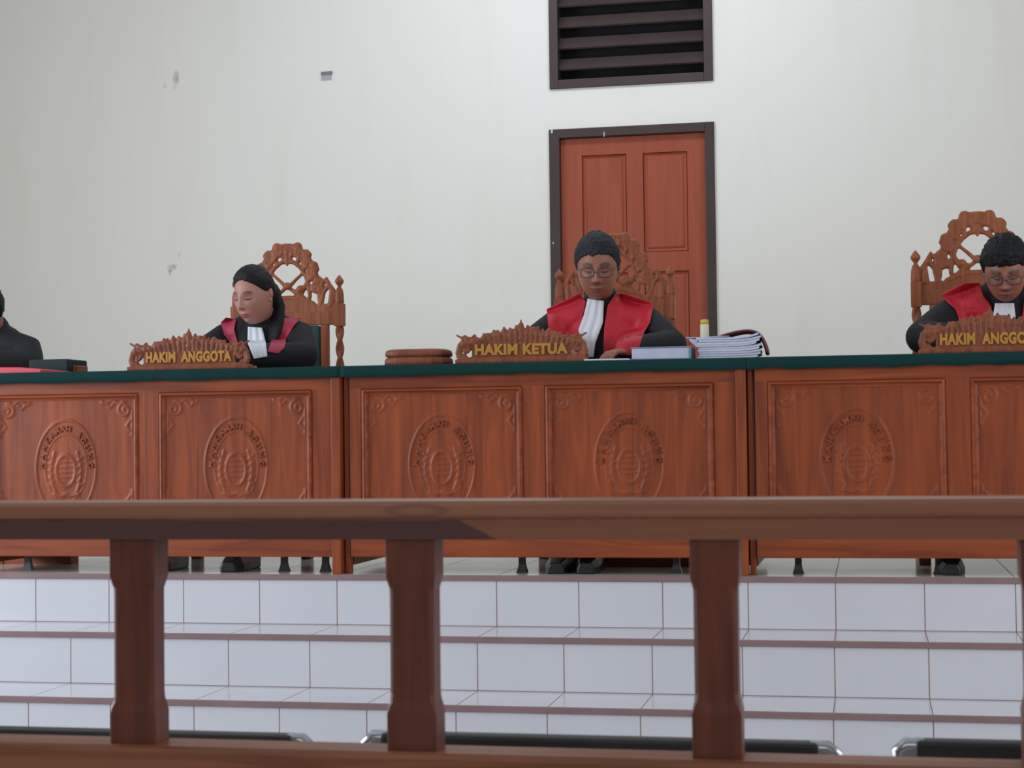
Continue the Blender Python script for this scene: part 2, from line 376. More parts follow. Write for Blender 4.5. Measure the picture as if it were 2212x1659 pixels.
# ------------------------------------------------------------------ louver vent and door
v = empty('louver_vent', ((VX0+VX1)/2, YF+.05, VZ0), 'dark brown wooden louver vent set in the wall above the door', 'vent')
hw = (VX1-VX0)/2; hh = VZ1-VZ0; fw = .050
m_ = MB().box(-hw, -hw+fw, -.065, .05, 0, hh).box(hw-fw, hw, -.065, .05, 0, hh).box(-hw+fw, hw-fw, -.065, .05, 0, fw).box(-hw+fw, hw-fw, -.065, .05, hh-fw, hh)
obj('vent_frame', m_, M['frame'], v, bevel=.003)
obj('vent_shade_sheet', MB().box(-hw+.001, hw-.001, .07, .08, .001, hh-.001), M['dark'], v)  # black sheet added in place of the unlit depth behind the louvers
z = .165
while z < hh-.08:
    m_ = MB(); c, s_ = math.cos(.9), math.sin(.9)
    for_pts = []
    for (a, b) in ((-.045, -.006), (.045, -.006), (.045, .006), (-.045, .006)):
        for_pts.append((a*c-b*s_, a*s_+b*c))
    m_.loft([[(x, y-.005, z+q-.02) for y, q in for_pts] for x in (-hw+fw-.002, hw-fw+.002)])
    obj('slat', m_, M['slat'], v)
    z += .121
dr = bpy.data.objects.new('door_1', None); COL.objects.link(dr); dr.location = ((DX0+DX1)/2, YF+.02, P); dr['kind'] = 'structure'
dr['label'] = 'orange-brown panelled wooden door in a dark frame behind the middle chair'
dw = (DX1-DX0)/2; dh = DZ1-P; df = .052
m_ = MB().box(-dw, -dw+df+.008, -.035, .08, 0, dh).box(dw-df, dw, -.035, .08, 0, dh).box(-dw+df, dw-df, -.035, .08, dh-df, dh)
obj('door_frame', m_, M['frame'], dr, bevel=.004)
lx0, lx1 = -dw+df+.01, dw-df-.002
LT = dh-df-.003
def dxw(u): return at(u, 440, YF).x-dr.location.x
def dzw(v_): return at(1370, v_, YF).z-P
pan = [(dxw(1257), dxw(1353), dzw(545), dzw(330)), (dxw(1389), dxw(1485), dzw(545), dzw(330)),
       (dxw(1257), dxw(1353), .9, dzw(587)), (dxw(1389), dxw(1485), .9, dzw(587)), (dxw(1257), dxw(1353), .2, .78), (dxw(1389), dxw(1485), .2, .78)]
xs = sorted({lx0, lx1, pan[0][0], pan[0][1], pan[1][0], pan[1][1]}); zs = sorted({0.005, LT, .2, .78, .9, dzw(587), dzw(545), dzw(330)})
m_ = MB()
for i in range(len(xs)-1):
    for j in range(len(zs)-1):
        cxm, czm = (xs[i]+xs[i+1])/2, (zs[j]+zs[j+1])/2
        if any(p[0] < cxm < p[1] and p[2] < czm < p[3] for p in pan): continue
        m_.box(xs[i], xs[i+1], .0, .04, zs[j], zs[j+1])
leaf = obj('door_leaf', m_, M['door'], dr)
for p in pan:
    b_ = .018
    def rr(i, y): return [(p[0]+i, y, p[2]+i), (p[1]-i, y, p[2]+i), (p[1]-i, y, p[3]-i), (p[0]+i, y, p[3]-i)]
    obj('panel', MB().loft([rr(0, .03), rr(0, .012), rr(.004, .004), rr(.010, .012), rr(b_, .014), rr(b_+.012, .006)]), M['door'], leaf)
for (u, v_, sx, sz) in ((1305, 290, .003, .016), (1192, 284, .006, .012), (1195, 525, .004, .006)):
    q = at(u, v_, YF-.017)-dr.location
    obj('pale_chip', MB().blob((q.x, -.0365, q.z), (sx, .002, sz)), M['chip'], dr)
q = at(706, 163, YF-.003)
wc = empty('wall_clip', (q.x, YF, q.z), 'small grey rectangular clip left on the cream wall', 'wall clip')
obj('bracket', MB().box(-.033, .033, -.012, 0, .004, .022), M['clipd'], wc, bevel=.002)
obj('paper_tab', MB().box(-.033, .028, -.005, 0, -.026, .005), M['clipl'], wc)

# ------------------------------------------------------------------ judges' desks
DY = D+.035                       # front plane of the desks
TZ = at(1106, 783, DY-.012).z     # top of the cloth
def X_at(u, v_=950): return at(u, v_, DY).x
XA, XB = X_at(738), X_at(1615)
DW = XB-XA; DEPTH = .62
zc_ = TZ-.006-P                   # desk top (local z from platform)
def dz(v_, u=1106): return at(u, v_, DY).z-P
PB = dz(1205); PT = zc_-.028
r0, r1 = dz(834), dz(1150)        # panel opening top / bottom
fr = [(.012, .052, .452), (.508, .925)]
pw = .408*DW
ops = [(.048*DW, .048*DW+pw), (.512*DW, .512*DW+pw)]
def spiral(cx, cz, r, a0, turns, sgn=1, n=26):
    out = []
    for i in range(n):
        t = i/(n-1); a = a0+sgn*turns*2*PI*t; q = r*(1-.85*t); out.append((cx+q*math.cos(a), cz+q*math.sin(a)))
    return out
def panel_mesh():
    W_, H_ = pw-.036, (r0-r1)-.036
    nx, nz = 150, 160
    xs_ = np.linspace(-W_/2, W_/2, nx); zs_ = np.linspace(-H_/2, H_/2, nz)
    Xg, Zg = np.meshgrid(xs_, zs_); Hh = np.zeros_like(Xg)
    ecz = (dz(1003)-(r0+r1)/2)
    a, b = .120, .178
    E = np.sqrt((Xg/a)**2+((Zg-ecz)/b)**2)
    Hh += .0055*np.clip((1.02-E)/.05, 0, 1)*0.0
    def ring(e0, wd, amp): return amp*np.exp(-((E-e0)/wd)**2)
    Hh += ring(1.03, .03, .007)+ring(.97, .018, -.006)+ring(.72, .022, .004)+ring(.68, .018, -.004)
    def curve(pts, wd, amp):
        nonlocal Hh
        d2 = np.full_like(Xg, 9.)
        for p, q in zip(pts[:-1], pts[1:]):
            px, pz = p; vx, vz = q[0]-px, q[1]-pz; L2 = vx*vx+vz*vz+1e-12
            t = np.clip(((Xg-px)*vx+(Zg-pz)*vz)/L2, 0, 1)
            d2 = np.minimum(d2, (Xg-px-t*vx)**2+(Zg-pz-t*vz)**2)
        Hh = np.where(amp > 0, np.maximum(Hh, amp*np.exp(-d2/wd**2)), Hh+amp*np.exp(-d2/wd**2))
    # inner shield, sprays of leaves and ribbon
    sh = [(.040*math.cos(t)*1.0, ecz-.01+.060*math.sin(t)) for t in np.linspace(0, 2*PI, 30)]
    curve(sh, .006, .008)
    for sx in (-1, 1):
        curve([(sx*(.045+.018*math.sin(t*3)), ecz-.09+t*.15) for t in np.linspace(0, 1, 14)], .005, .007)
        for i in range(5):
            zz = ecz-.075+i*.026
            curve([(sx*.050, zz), (sx*.068, zz+.014)], .005, .006)
    curve([(-.05, ecz-.100), (-.02, ecz-.108), (0, ecz-.100), (.02, ecz-.108), (.05, ecz-.100)], .006, .007)
    for i in range(4): curve([(-.025, ecz+.025-.020*i), (.025, ecz+.025-.020*i)], .003, .004)
    # corner scrolls
    for sx in (-1, 1):
        for sz in (-1, 1):
            cx_, cz_2 = sx*(W_/2-.042), sz*(H_/2-.045)
            curve(spiral(cx_, cz_2, .030, PI/2, 1.4, sx*sz), .005, .008)
            curve([(sx*(W_/2-.012), sz*(H_/2-.05-.09*t)+0) for t in np.linspace(0, 1, 6)], .006, .006)
            curve([(sx*(W_/2-.05-.085*t), sz*(H_/2-.012-.008*math.sin(t*9))) for t in np.linspace(0, 1, 10)], .006, .006)
            curve([(sx*(W_/2-.02), sz*(H_/2-.085)), (sx*(W_/2-.035), sz*(H_/2-.105)), (sx*(W_/2-.018), sz*(H_/2-.125))], .005, .006)
            curve([(sx*(W_/2-.088), sz*(H_/2-.022)), (sx*(W_/2-.105), sz*(H_/2-.036)), (sx*(W_/2-.118), sz*(H_/2-.020))], .005, .006)
    mb_ = MB(); vs = [(float(x), float(-h*.62), float(z_)) for x, z_, h in zip(Xg.ravel(), Zg.ravel(), Hh.ravel())]
    fs = [(j*nx+i, j*nx+i+1, (j+1)*nx+i+1, (j+1)*nx+i) for j in range(nz-1) for i in range(nx-1)]
    mb_.add(vs, fs)
    # back face so the board has thickness
    mb_.box(-W_/2, W_/2, .001, .012, -H_/2, H_/2)
    return mb_, ecz
def text_mesh(body, size, ext, offset=0.0, align='CENTER', spacing=1.0):
    cu = bpy.data.curves.new('t', 'FONT'); cu.body = body; cu.size = size; cu.extrude = ext; cu.offset = offset; cu.align_x = align; cu.space_character = spacing
    o = bpy.data.objects.new('t', cu); COL.objects.link(o)
    dg = bpy.context.evaluated_depsgraph_get(); dg.update()
    me = bpy.data.meshes.new_from_object(o.evaluated_get(dg)); bpy.data.objects.remove(o)
    return me
pm, ECZ = panel_mesh()
PANEL = mesh_of(pm, 'carved_panel', True)
def arc_text(txt, a, b, size, a0, a1):
    mb_ = MB()
    for i, ch in enumerate(txt):
        if ch == ' ': continue
        t = a0+(a1-a0)*i/(len(txt)-1)
        me = text_mesh(ch, size, .003, .0008)
        px, pz = a*math.cos(t), b*math.sin(t)
        nx_, nz_ = math.cos(t)/a, math.sin(t)/b; an = math.atan2(nz_, nx_)-PI/2
        ca, sa = math.cos(an), math.sin(an)
        mb_.add([(px+v_.co.x*ca-(v_.co.y-size*.35)*sa, -v_.co.z, pz+v_.co.x*sa+(v_.co.y-size*.35)*ca) for v_ in me.vertices], [tuple(f.vertices) for f in me.polygons])
        bpy.data.meshes.remove(me)
    return mb_
LETT = mesh_of(arc_text('MAHKAMAH AGUNG', .103, .152, .030, PI*.98, PI*.02).xf(lambda v_: v_+Vector((0, -.003, ECZ))), 'carved_lettering')
# desk built once, local origin at front left bottom on the platform
def make_desk(label):
    d = empty('courtroom_desk', (XA, DY, P), label, 'desk', 'carved wooden desks of the bench')
    W = DW-.004
    # front frame
    st_ = [(.026, ops[0][0]), (ops[0][1], ops[1][0]), (ops[1][1], W-.036)]
    for a, b in st_: obj('stile', MB().box(a, b, .016, .044, PB, PT), M['desk_v'], d, bevel=.003)
    obj('top_rail', MB().box(.026, W-.036, .0155, .044, r0, PT), M['desk'], d, bevel=.003)
    obj('bottom_rail', MB().box(.026, W-.036, .0155, .044, PB, r1), M['desk'], d, bevel=.003)
    # end posts
    obj('end_post', MB().box(W-.036, W, -.004, .05, 0, PT), M['desk_v'], d, bevel=.003)
    obj('end_post', MB().box(.0, .020, .030, .07, 0, PT), M['desk_v'], d, bevel=.003)
    for a, b in ((.0, .026), (W-.03, W)):
        obj('side_panel', MB().box(a, b, .07, DEPTH-.02, .03, PT), M['desk_v'], d, bevel=.002)
    obj('desk_top', MB().box(-.0, W, .0, DEPTH, PT, zc_), M['desk'], d, bevel=.003)
    for a, b in ops:
        cxm, czm = (a+b)/2, (r0+r1)/2; w2, h2 = (b-a)/2, (r0-r1)/2
        def rr(i, y): return [(cxm-w2+i, y, czm-h2+i), (cxm+w2-i, y, czm-h2+i), (cxm+w2-i, y, czm+h2-i), (cxm-w2+i, y, czm+h2-i)]
        prof_ = [rr(0, .040), rr(0, .018), rr(.004, .010), rr(.010, .008), rr(.013, .018), rr(.018, .024), rr(.024, .026), rr(.024, .040)]
        m_ = MB().loft(prof_, cap=False)
        obj('panel_moulding', m_, M['desk'], d)
        p = put(PANEL, 'carved_panel', M['desk_v'], d); p.location = (cxm, .028, czm)
        l = put(LETT, 'carved_lettering', M['desk_v'], p)
    for f_ in (.11, .437, .82, .93):
        x = f_*W
        m_ = MB().loft([[(x-a, .13-a*.8, z_), (x+a, .13-a*.8, z_), (x+a, .13+a*.8, z_), (x-a, .13+a*.8, z_)] for a, z_ in ((.020, 0), (.016, .012), (.012, .03), (.012, PT-.01))])
        obj('foot', m_, M['shoe'], d)
    return d
deskB = make_desk('middle carved wooden desk below the green cloth, under the HAKIM KETUA plate')
deskA = copy_tree(deskB); deskA.location.x = XA-DW; deskA['label'] = 'left carved wooden desk of the bench, in front of the long-haired woman'
deskC = copy_tree(deskB); deskC.location.x = XB; deskC['label'] = 'right carved wooden desk of the bench, cut off by the picture edge'
def cloth(x0, x1, label, seed):
    n = 90; rows = []
    path = [(DEPTH+.005, -.10), (DEPTH+.004, -.02), (DEPTH, .001), (DEPTH*.5, .001), (.02, .001), (-.006, .000), (-.011, -.008), (-.012, -.02), (-.011, -.034)]
    for y, z_ in path:
        row = []
        for i in range(n+1):
            x = x0+(x1-x0)*i/n; zz = z_
            if z_ < -.03 and y < .1: zz = z_-.006-.006*noise.noise(Vector((x*7, seed, 0)))-.004*noise.noise(Vector((x*17, seed, 3)))
            dyy = -.003*noise.noise(Vector((x*9, seed, 5)))*(1 if y < 0 and z_ < -.01 else 0)
            row.append((x, DY+y+dyy, P+zc_+.004+zz))
        rows.append(row)
    me = mesh_of(MB().loft(rows, cap=False, closed=False), 'tablecloth', True)
    o = put(me, 'tablecloth', M['green']); s_ = o.modifiers.new('s', 'SOLIDIFY'); s_.thickness = .003; s_.offset = 1
    tag(o, label, 'tablecloth', 'green cloths over the desks'); return o
cloth(XA-DW, XA-.001, 'dark green cloth over the left desk, under the left HAKIM ANGGOTA plate', 1)
cloth(XA+.001, XB-.001, 'dark green cloth over the middle desk, under the HAKIM KETUA plate', 2)
cloth(XB+.001, XB+DW, 'dark green cloth over the right desk, below the man with spiky hair', 3)
TOP = P+zc_+.0085                 # where things rest
# footrests under the desks
def footrest(u0, u1, label):
    a, b = at(u0, 1220, DY+.42).x, at(u1, 1220, DY+.42).x
    f_ = empty('footrest', ((a+b)/2, DY+.46, P), label, 'footrest', 'wooden footrests under the desks')
    h = (b-a)/2
    obj('board', MB().box(-h, h, -.04, .04, .045, .075), M['desk'], f_, bevel=.003)
    for sx in (-h, h-.03): obj('leg', MB().box(sx, sx+.03, -.035, .035, 0, .045), M['desk'], f_)
    obj('kick_board', MB().box(-h+.031, h-.031, -.030, -.020, 0, .045), M['desk'], f_)
    return f_
footrest(1186, 1500, 'long brown wooden footrest under the middle desk')
footrest(-10, 152, 'brown wooden footrest at the far left under the left desk')

# ------------------------------------------------------------------ name plates
def plate_base():
    mb_ = MB(); Rn = random.Random(3)
    mb_.box(-.245, .245, -.030, .03, 0, .016)
    mb_.box(-.232, .232, -.022, .022, .014, .024)
    mb_.box(-.185, .185, -.010, .008, .02, .082)
    # carved crest: leaves and scrolls following an arc
    for i in range(23):
        t = -1+2*i/22; x = t*.205; top = .146-.060*abs(t)**1.7-.006*(i % 2)
        base = .078-.01*abs(t)
        lean = t*.02+Rn.uniform(-.006, .006)
        mb_.tube([(x, -.004, base-.01), (x+lean*.5, -.010, (base+top)/2), (x+lean, -.006, top-.010)], [.0085, .0105, .0058], 8)
        mb_.blob((x+Rn.uniform(-.006, .006), -.009, base+(top-base)*Rn.uniform(.35, .75)), (.011, .009, .009))
        if i % 3 == 1: mb_.blob((x+.010, -.010, top-.012), (.010, .008, .007))
        if i % 2 == 0:
            sg = 1 if t > 0 else -1
            pts = [(a_, -.008, b_) for a_, b_ in spiral(x+sg*.004, base+.022, .014, PI/2, 1.1, -sg, 14)]
            mb_.tube(pts, .0045, 6)
    mb_.blob((0, -.008, .125), (.013, .010, .027)); mb_.tube([(0, -.008, .09), (0, -.008, .158)], [.011, .003], 8)
    for sg in (-1, 1):      # side scrolls
        pts = [(a_, -.006, b_) for a_, b_ in spiral(sg*.208, .052, .026, -PI/2, 1.2, sg, 20)]
        mb_.tube(pts, .0075, 8)
        mb_.tube([(sg*.225, -.004, .018), (sg*.238, -.006, .04), (sg*.232, -.006, .07), (sg*.215, -.006, .092), (sg*.240, -.006, .106)], [.010, .010, .008, .007, .004], 8)
        mb_.blob((sg*.233, -.006, .030), (.012, .01, .012)); mb_.blob((sg*.206, -.006, .080), (.012, .01, .010))
        mb_.tube([(sg*.17, -.005, .085), (sg*.205, -.008, .094), (sg*.215, -.006, .102)], [.011, .009, .004], 8)
    return mb_
PLATE = remesh(plate_base(), .0028, 1, 'name_plate_body')
def name_plate(u, v_, txt, label, yy, rz, fit_w):
    q = at(u, v_, yy)
    o = empty('name_plate', (q.x, yy, TOP), label, 'name plate', 'carved name plates on the bench', rz)
    b = put(PLATE, 'carved_plate', M['carved'], o)
    me = text_mesh(txt, .052, .003, .0027, spacing=1.08)
    xsv = [v2.co.x for v2 in me.vertices]; w_ = max(xsv)-min(xsv); cx_ = (max(xsv)+min(xsv))/2
    k_ = fit_w/w_
    first = txt.split()[0]; m1_ = text_mesh(first, .052, .003, .0016, align='LEFT', spacing=1.08)
    cut = min(xsv)+max(v2.co.x for v2 in m1_.vertices)-min(v2.co.x for v2 in m1_.vertices)+.010
    for side_ in (0, 1):
        mb_ = MB().add([((v2.co.x-cx_)*k_, -.012-v2.co.z, .033+v2.co.y) for v2 in me.vertices], [tuple(f.vertices) for f in me.polygons if (me.vertices[f.vertices[0]].co.x > cut) == bool(side_)])
        w2_ = mesh_of(mb_, 'lettering'); bm = bmesh.new(); bm.from_mesh(w2_); bmesh.ops.delete(bm, geom=[x for x in bm.verts if not x.link_faces], context='VERTS'); bm.to_mesh(w2_); bm.free()
        put(w2_, 'lettering', M['gold'], o)
    return o
YP = DY+.10
name_plate(410, 790, 'HAKIM  ANGGOTA', 'carved name plate reading HAKIM ANGGOTA in front of the woman', YP, .02, .345)
name_plate(1127, 775, 'HAKIM KETUA', 'carved name plate reading HAKIM KETUA in front of the centre judge', YP, .06, .345)
name_plate(2140, 755, 'HAKIM  ANGGOTA', 'carved name plate half cut off at the right edge before the spiky-haired man', YP, .03, .345)

# ------------------------------------------------------------------ things on the desks
def smooth_box(w_, d_, h_, pw_=4, n=28, top_only=True):
    rings = []
    for z_, k_ in ((0, .93), (.12, 1), (.45, 1), (.70, .985), (.85, .95), (.95, .88), (1, .74)):
        rings.append([((abs(math.cos(t))**(2/pw_))*math.copysign(1, math.cos(t))*w_/2*k_, (abs(math.sin(t))**(2/pw_))*math.copysign(1, math.sin(t))*d_/2*k_, z_*h_) for t in [2*PI*i/n for i in range(n)]])
    return MB().loft(rings)
q = at(905, 770, DY+.17)
wb = empty('wooden_box', (q.x, DY+.17, TOP), 'low rounded brown wooden box left of the HAKIM KETUA plate', 'box')
obj('lid', smooth_box(.245, .16, .030).xf(lambda v_: v_+Vector((0, 0, .032))), M['carved'], wb, smooth=True)
obj('body', smooth_box(.250, .165, .034), M['carved'], wb, smooth=True)
def paper_pile(name, u0, u1, v0, n, yy, dep, label, curve=0, rz=0, group=None, m1='paper'):
    a, b = at(u0, v0, yy), at(u1, v0, yy); h = b.x-a.x
    top = at((u0+u1)/2, v0, yy).z-TOP
    o = empty(name, ((a.x+b.x)/2, yy+dep/2, TOP), label, 'papers', group, rz)
    Rn = random.Random(n); t_ = top/n
    for i in range(n):
        dx, dy = Rn.uniform(-.006, .006), Rn.uniform(-.004, .004); cut = Rn.uniform(-.012, .004)
        rows = []
        for j in range(13):
            s_ = j/12; x = -h/2+h*s_; lift = curve*(s_-.45)**3*(.4+i/n)
            rows.append([(x+dx+(cut if j == 12 else 0), -dep/2+dy, i*t_+.0003+max(0, lift)), (x+dx+(cut if j == 12 else 0), dep/2+dy, i*t_+.0003+max(0, lift)),
                         (x+dx+(cut if j == 12 else 0), dep/2+dy, (i+.9)*t_+max(0, lift)), (x+dx+(cut if j == 12 else 0), -dep/2+dy, (i+.9)*t_+max(0, lift))])
        obj('sheaf', MB().loft(rows), M[m1 if i % 3 else 'paperw'], o)
    return o, h, top
o, h, top = paper_pile('document_stack', 1505, 1640, 728, 9, DY+.09, .20, 'tall stack of white papers with a curled maroon cover beside the door edge', curve=.07, rz=.03)
# curled maroon cover over the right end
rows = []
pth = [(-.05, top+.008), (-.01, top+.020), (.04, top+.031), (.085, top+.033), (.120, top+.014), (.138, top-.03), (.143, top-.05), (.143, .012)]
for x, z_ in pth: rows.append([(x+.0, y, z_) for y in (-.10, .10)])
me = mesh_of(MB().loft(rows, cap=False, closed=False), 'cover', True); c_ = put(me, 'cover', M['maroon'], o); s_ = c_.modifiers.new('s', 'SOLIDIFY'); s_.thickness = .017
sb = c_.modifiers.new('b', 'SUBSURF'); sb.levels = sb.render_levels = 2
obj('loose_sheet', MB().loft([[(x, -.09, z_), (x, .06, z_), (x, .06, z_+.002), (x, -.09, z_+.002)] for x, z_ in ((-.155, top+.001), (-.10, top-.0), (-.05, top+.002), (.0, top+.003))]), M['paperw'], o)
obj('bent_sheets', MB().loft([[(x, -.09, z_), (x, .06, z_), (x, .06, z_+t_), (x, -.09, z_+t_)] for x, z_, t_ in ((-.142, top-.010, .008), (-.125, top-.024, .020), (-.112, top-.040, .034))]), M['paper'], o)
q = at(1517, 720, DY+.22)
gs = empty('glue_stick', (q.x, DY+.315, TOP), 'upright cream tube with a yellow cap behind the paper stack', 'glue stick')
zt = at(1517, 690, DY+.315).z-TOP
obj('tube', MB().lathe([(.015, 0), (.0165, .003), (.0165, zt-.022), (.015, zt-.018)], (0, 0, 0)), M['cream'], gs, smooth=True)
obj('cap', MB().lathe([(.0155, zt-.018), (.0155, zt-.006), (.012, zt-.001), (.004, zt)], (0, 0, 0)), M['yellow'], gs, smooth=True)
# grey-blue book
a, b = at(1362, 755, DY+.06), at(1492, 755, DY+.06); hb = at(1425, 749, DY+.06).z-TOP
bk = empty('closed_book', ((a.x+b.x)/2, DY+.15, TOP), 'grey-blue book lying before the centre judge, right of his hand', 'book')
hx = (b.x-a.x)/2
obj('cover', MB().box(-hx, hx, -.09, .09, 0, .004).box(-hx, hx, -.09, .09, hb-.004, hb).box(hx-.006, hx, -.09, .09, .004, hb-.004), M['bluegrey'], bk, bevel=.001)
obj('pages', MB().box(-hx+.004, hx-.007, -.086, .086, .0045, hb-.0045), M['paper'], bk)
a, b = at(1262, 768, DY+.04), at(1358, 768, DY+.04)
sh = obj('loose_papers', MB().loft([[(x, DY+y, TOP+.0005+z_) for y, z_ in ((.03, 0), (.20, 0), (.20, .005), (.03, .005))] for x in (a.x, b.x)]), M['paperw'])
tag(sh, 'flat white papers under the white neckband of the centre judge', 'papers')
# red folder and green box at the far left
a, b = at(-60, 800, DY+.04), at(88, 800, DY+.04)
rf = empty('red_folder', ((a.x+b.x)/2, DY+.17, TOP), 'flat pinkish-red folder at the far left end of the bench', 'folder')
hx = (b.x-a.x)/2
obj('cover', MB().loft([[(x, y, z_) for y, z_ in ((-.13, z0), (.13, z0), (.13, z1), (-.13, z1))] for x, z0, z1 in ((-hx, 0, .026), (hx*.4, 0, .022), (hx, .0, .012))]), M['redfolder'], rf, bevel=.002)
obj('sheets', MB().box(-hx-.012, -hx+.06, -.12, .12, .004, .018), M['paperw'], rf)
a, b = at(62, 790, DY+.33), at(146, 790, DY+.33); hb = at(110, 776, DY+.33).z-TOP
gb = empty('document_box', ((a.x+b.x)/2, DY+.42, TOP), 'low dark grey-green box with a brown end beside the red folder', 'box')
hx = (b.x-a.x)/2
obj('body', MB().box(-hx, hx, -.09, .09, 0, hb), M['darkgreen'], gb, bevel=.006)
obj('end_cap', MB().box(hx, hx+.022, -.05, .05, 0, hb*.62), M['carved'], gb, bevel=.004)

# ------------------------------------------------------------------ carved high-back chairs
def crest():
    mb_ = MB(); Rn = random.Random(5)
    y = 0
    # outer arch of scrolls (local: x centre 0, z from rail top 0 up to .27)
    Ra, Rz, z0 = .150, .235, .025
    arc = lambda t, k=1.0: (Ra*k*math.cos(t), y, z0+Rz*k*math.sin(t))
    mb_.tube([arc(t) for t in np.linspace(-.05, PI+.05, 40)], .011, 8)
    mb_.tube([arc(t, .70) for t in np.linspace(.0, PI, 34)], .010, 8)
    for i in range(9):           # scroll bosses along the arch
        t = PI*(i+.5)/9
        if i == 4: continue
        cx_, _, cz_2 = arc(t, .93); sg = 1 if cx_ > 0 else -1
        mb_.tube([(a_, -.004, b_) for a_, b_ in spiral(cx_, cz_2, .024, t+PI/2*sg, 1.3, sg, 18)], .0085, 8)
        mb_.blob(arc(t, 1.06), (.014, .012, .014))
    for i in range(10):
        t = PI*(i+.5)/10
        mb_.tube([arc(t, .68), arc(t+.05, .98)], [.008, .010], 8)
    for t in (.30, .62, .95, 1.25, PI-1.25, PI-.95, PI-.62, PI-.30):
        mb_.blob(arc(t, 1.0), (.026, .012, .026)); mb_.blob(arc(t+.14, .84), (.014, .015, .014))
    mb_.blob((0, 0, .232), (.020, .014, .026)); mb_.blob((-.035, 0, .255), (.020, .012, .014)); mb_.blob((.035, 0, .255), (.020, .012, .014))
    mb_.tube([(0, 0, .20), (0, -.004, .172)], [.014, .006], 8)
    # heart-shaped inner vine
    for sg in (-1, 1):
        mb_.tube([(sg*.105, 0, .11), (sg*.075, 0, .135), (sg*.04, 0, .105), (sg*.012, 0, .078)], [.011, .009, .008, .010], 8)
        mb_.tube([(sg*.10, 0, .10), (sg*.07, 0, .05), (sg*.035, 0, .048), (sg*.0, 0, .075)], [.011, .012, .010, .009], 8)
        mb_.tube([(sg*.04, 0, .05), (sg*.085, 0, .015), (sg*.12, 0, -.01)], [.012, .010, .012], 8)
        mb_.blob((sg*.062, -.004, .062), (.019, .014, .017)); mb_.blob((sg*.085, -.002, .165), (.014, .012, .012))
        # wings stepping down to the finials
        mb_.tube([(sg*.150, 0, .03), (sg*.165, 0, .085), (sg*.182, 0, .105), (sg*.196, 0, .075), (sg*.212, 0, .055), (sg*.228, 0, .035)], [.012, .010, .012, .013, .011, .010], 8)
        mb_.tube([(sg*.155, 0, -.01), (sg*.172, 0, .045), (sg*.190, 0, .070)], [.014, .009, .012], 8)
        mb_.tube([(sg*.205, 0, -.01), (sg*.208, 0, .05)], [.016, .011], 8)
        mb_.tube([(sg*.232, 0, -.01), (sg*.224, 0, .04)], [.008, .007], 8)
    mb_.blob((0, -.006, .076), (.022, .014, .018))
    # arched board at the foot of the crest
    pts = [(x, 0, .034*(1-(x/.13)**2)-.012) for x in np.linspace(-.12, .12, 18)]
    mb_.tube(pts, .013, 8)
    mb_.box(-.235, .235, -.010, .010, -.055, -.008)
    for i in range(12): mb_.box(-.12+i*.02, -.10+i*.02, -.010, .010, -.03, .034*(1-((-.11+i*.02)/.13)**2)-.010)
    return mb_
CREST = remesh(crest(), .0042, 1, 'carved_crest')
def make_chair(loc, rz, label):
    c = empty('carved_chair', loc, label, 'chair', 'carved high-backed chairs behind the bench', rz)
    cr = put(CREST, 'carved_crest', M['chairwood'], c); cr.location = (0, 0, 1.115)
    obj('top_rail', MB().box(-.226, .226, -.014, .016, 1.012, 1.072), M['chairwood'], c, bevel=.004)
    for sg in (-1, 1):
        x = sg*.244
        m_ = MB().box(x-.021, x+.021, -.021, .021, 1.005, 1.105)
        m_.lathe([(.018, 1.10), (.021, 1.115), (.019, 1.15), (.014, 1.172), (.008, 1.18), (.009, 1.186), (.020, 1.202), (.019, 1.212), (.008, 1.228), (.001, 1.236)], (x, 0, 0), 14)
        obj('finial_post', m_, M['chairwood'], c, smooth=False)
        rings = []
        for i in range(60):
            z_ = .50+.505*i/59; a0 = i*.34
            rings.append([(x+(.0155+.0045*math.cos(2*(t-a0)))*math.cos(t), (.0155+.0045*math.cos(2*(t-a0)))*math.sin(t), z_) for t in [2*PI*j/14 for j in range(14)]])
        obj('twisted_column', MB().loft(rings), M['chairwood'], c, smooth=True)
        obj('back_stile', MB().box(sg*.175-.018, sg*.175+.018, -.014, .016, .46, 1.012), M['chairwood'], c, bevel=.003)
        obj('leg', MB().box(x-.022, x+.022, -.024, .024, 0, .50), M['chairwood'], c, bevel=.004)
        obj('leg', MB().box(x-.022, x+.022, -.50, -.456, 0, .44), M['chairwood'], c, bevel=.004)
    obj('back_pad', MB().box(-.156, .156, -.022, .012, .55, 1.010), M['greenpad'], c, bevel=.010)
    obj('seat_frame', MB().box(-.265, .265, -.505, .02, .37, .435), M['chairwood'], c, bevel=.005)
    obj('seat_pad', MB().box(-.225, .225, -.50, -.03, .436, .485), M['greenpad'], c, bevel=.015)
    return c
def chair_at(u, Y, rz, label):
    q = at(u, 600, Y); return make_chair((q.x, Y, P), rz, label)
q = at(621, 600, 7.33)
ch1 = make_chair((q.x, 7.33, P), 0.0, 'carved wooden chair with green pad behind the woman')
def chair_copy(u, Y, rz, label):
    c = copy_tree(ch1); q_ = at(u, 600, Y); c.location = (q_.x, Y, P); c.rotation_euler = (0, 0, rz); c['label'] = label; return c
chair_copy(1327, 7.40, 0.02, 'carved wooden chair behind the centre judge, before the door')
chair_copy(2113, 7.10, 0.0, 'carved wooden chair with tall crest behind the spiky-haired man at right')

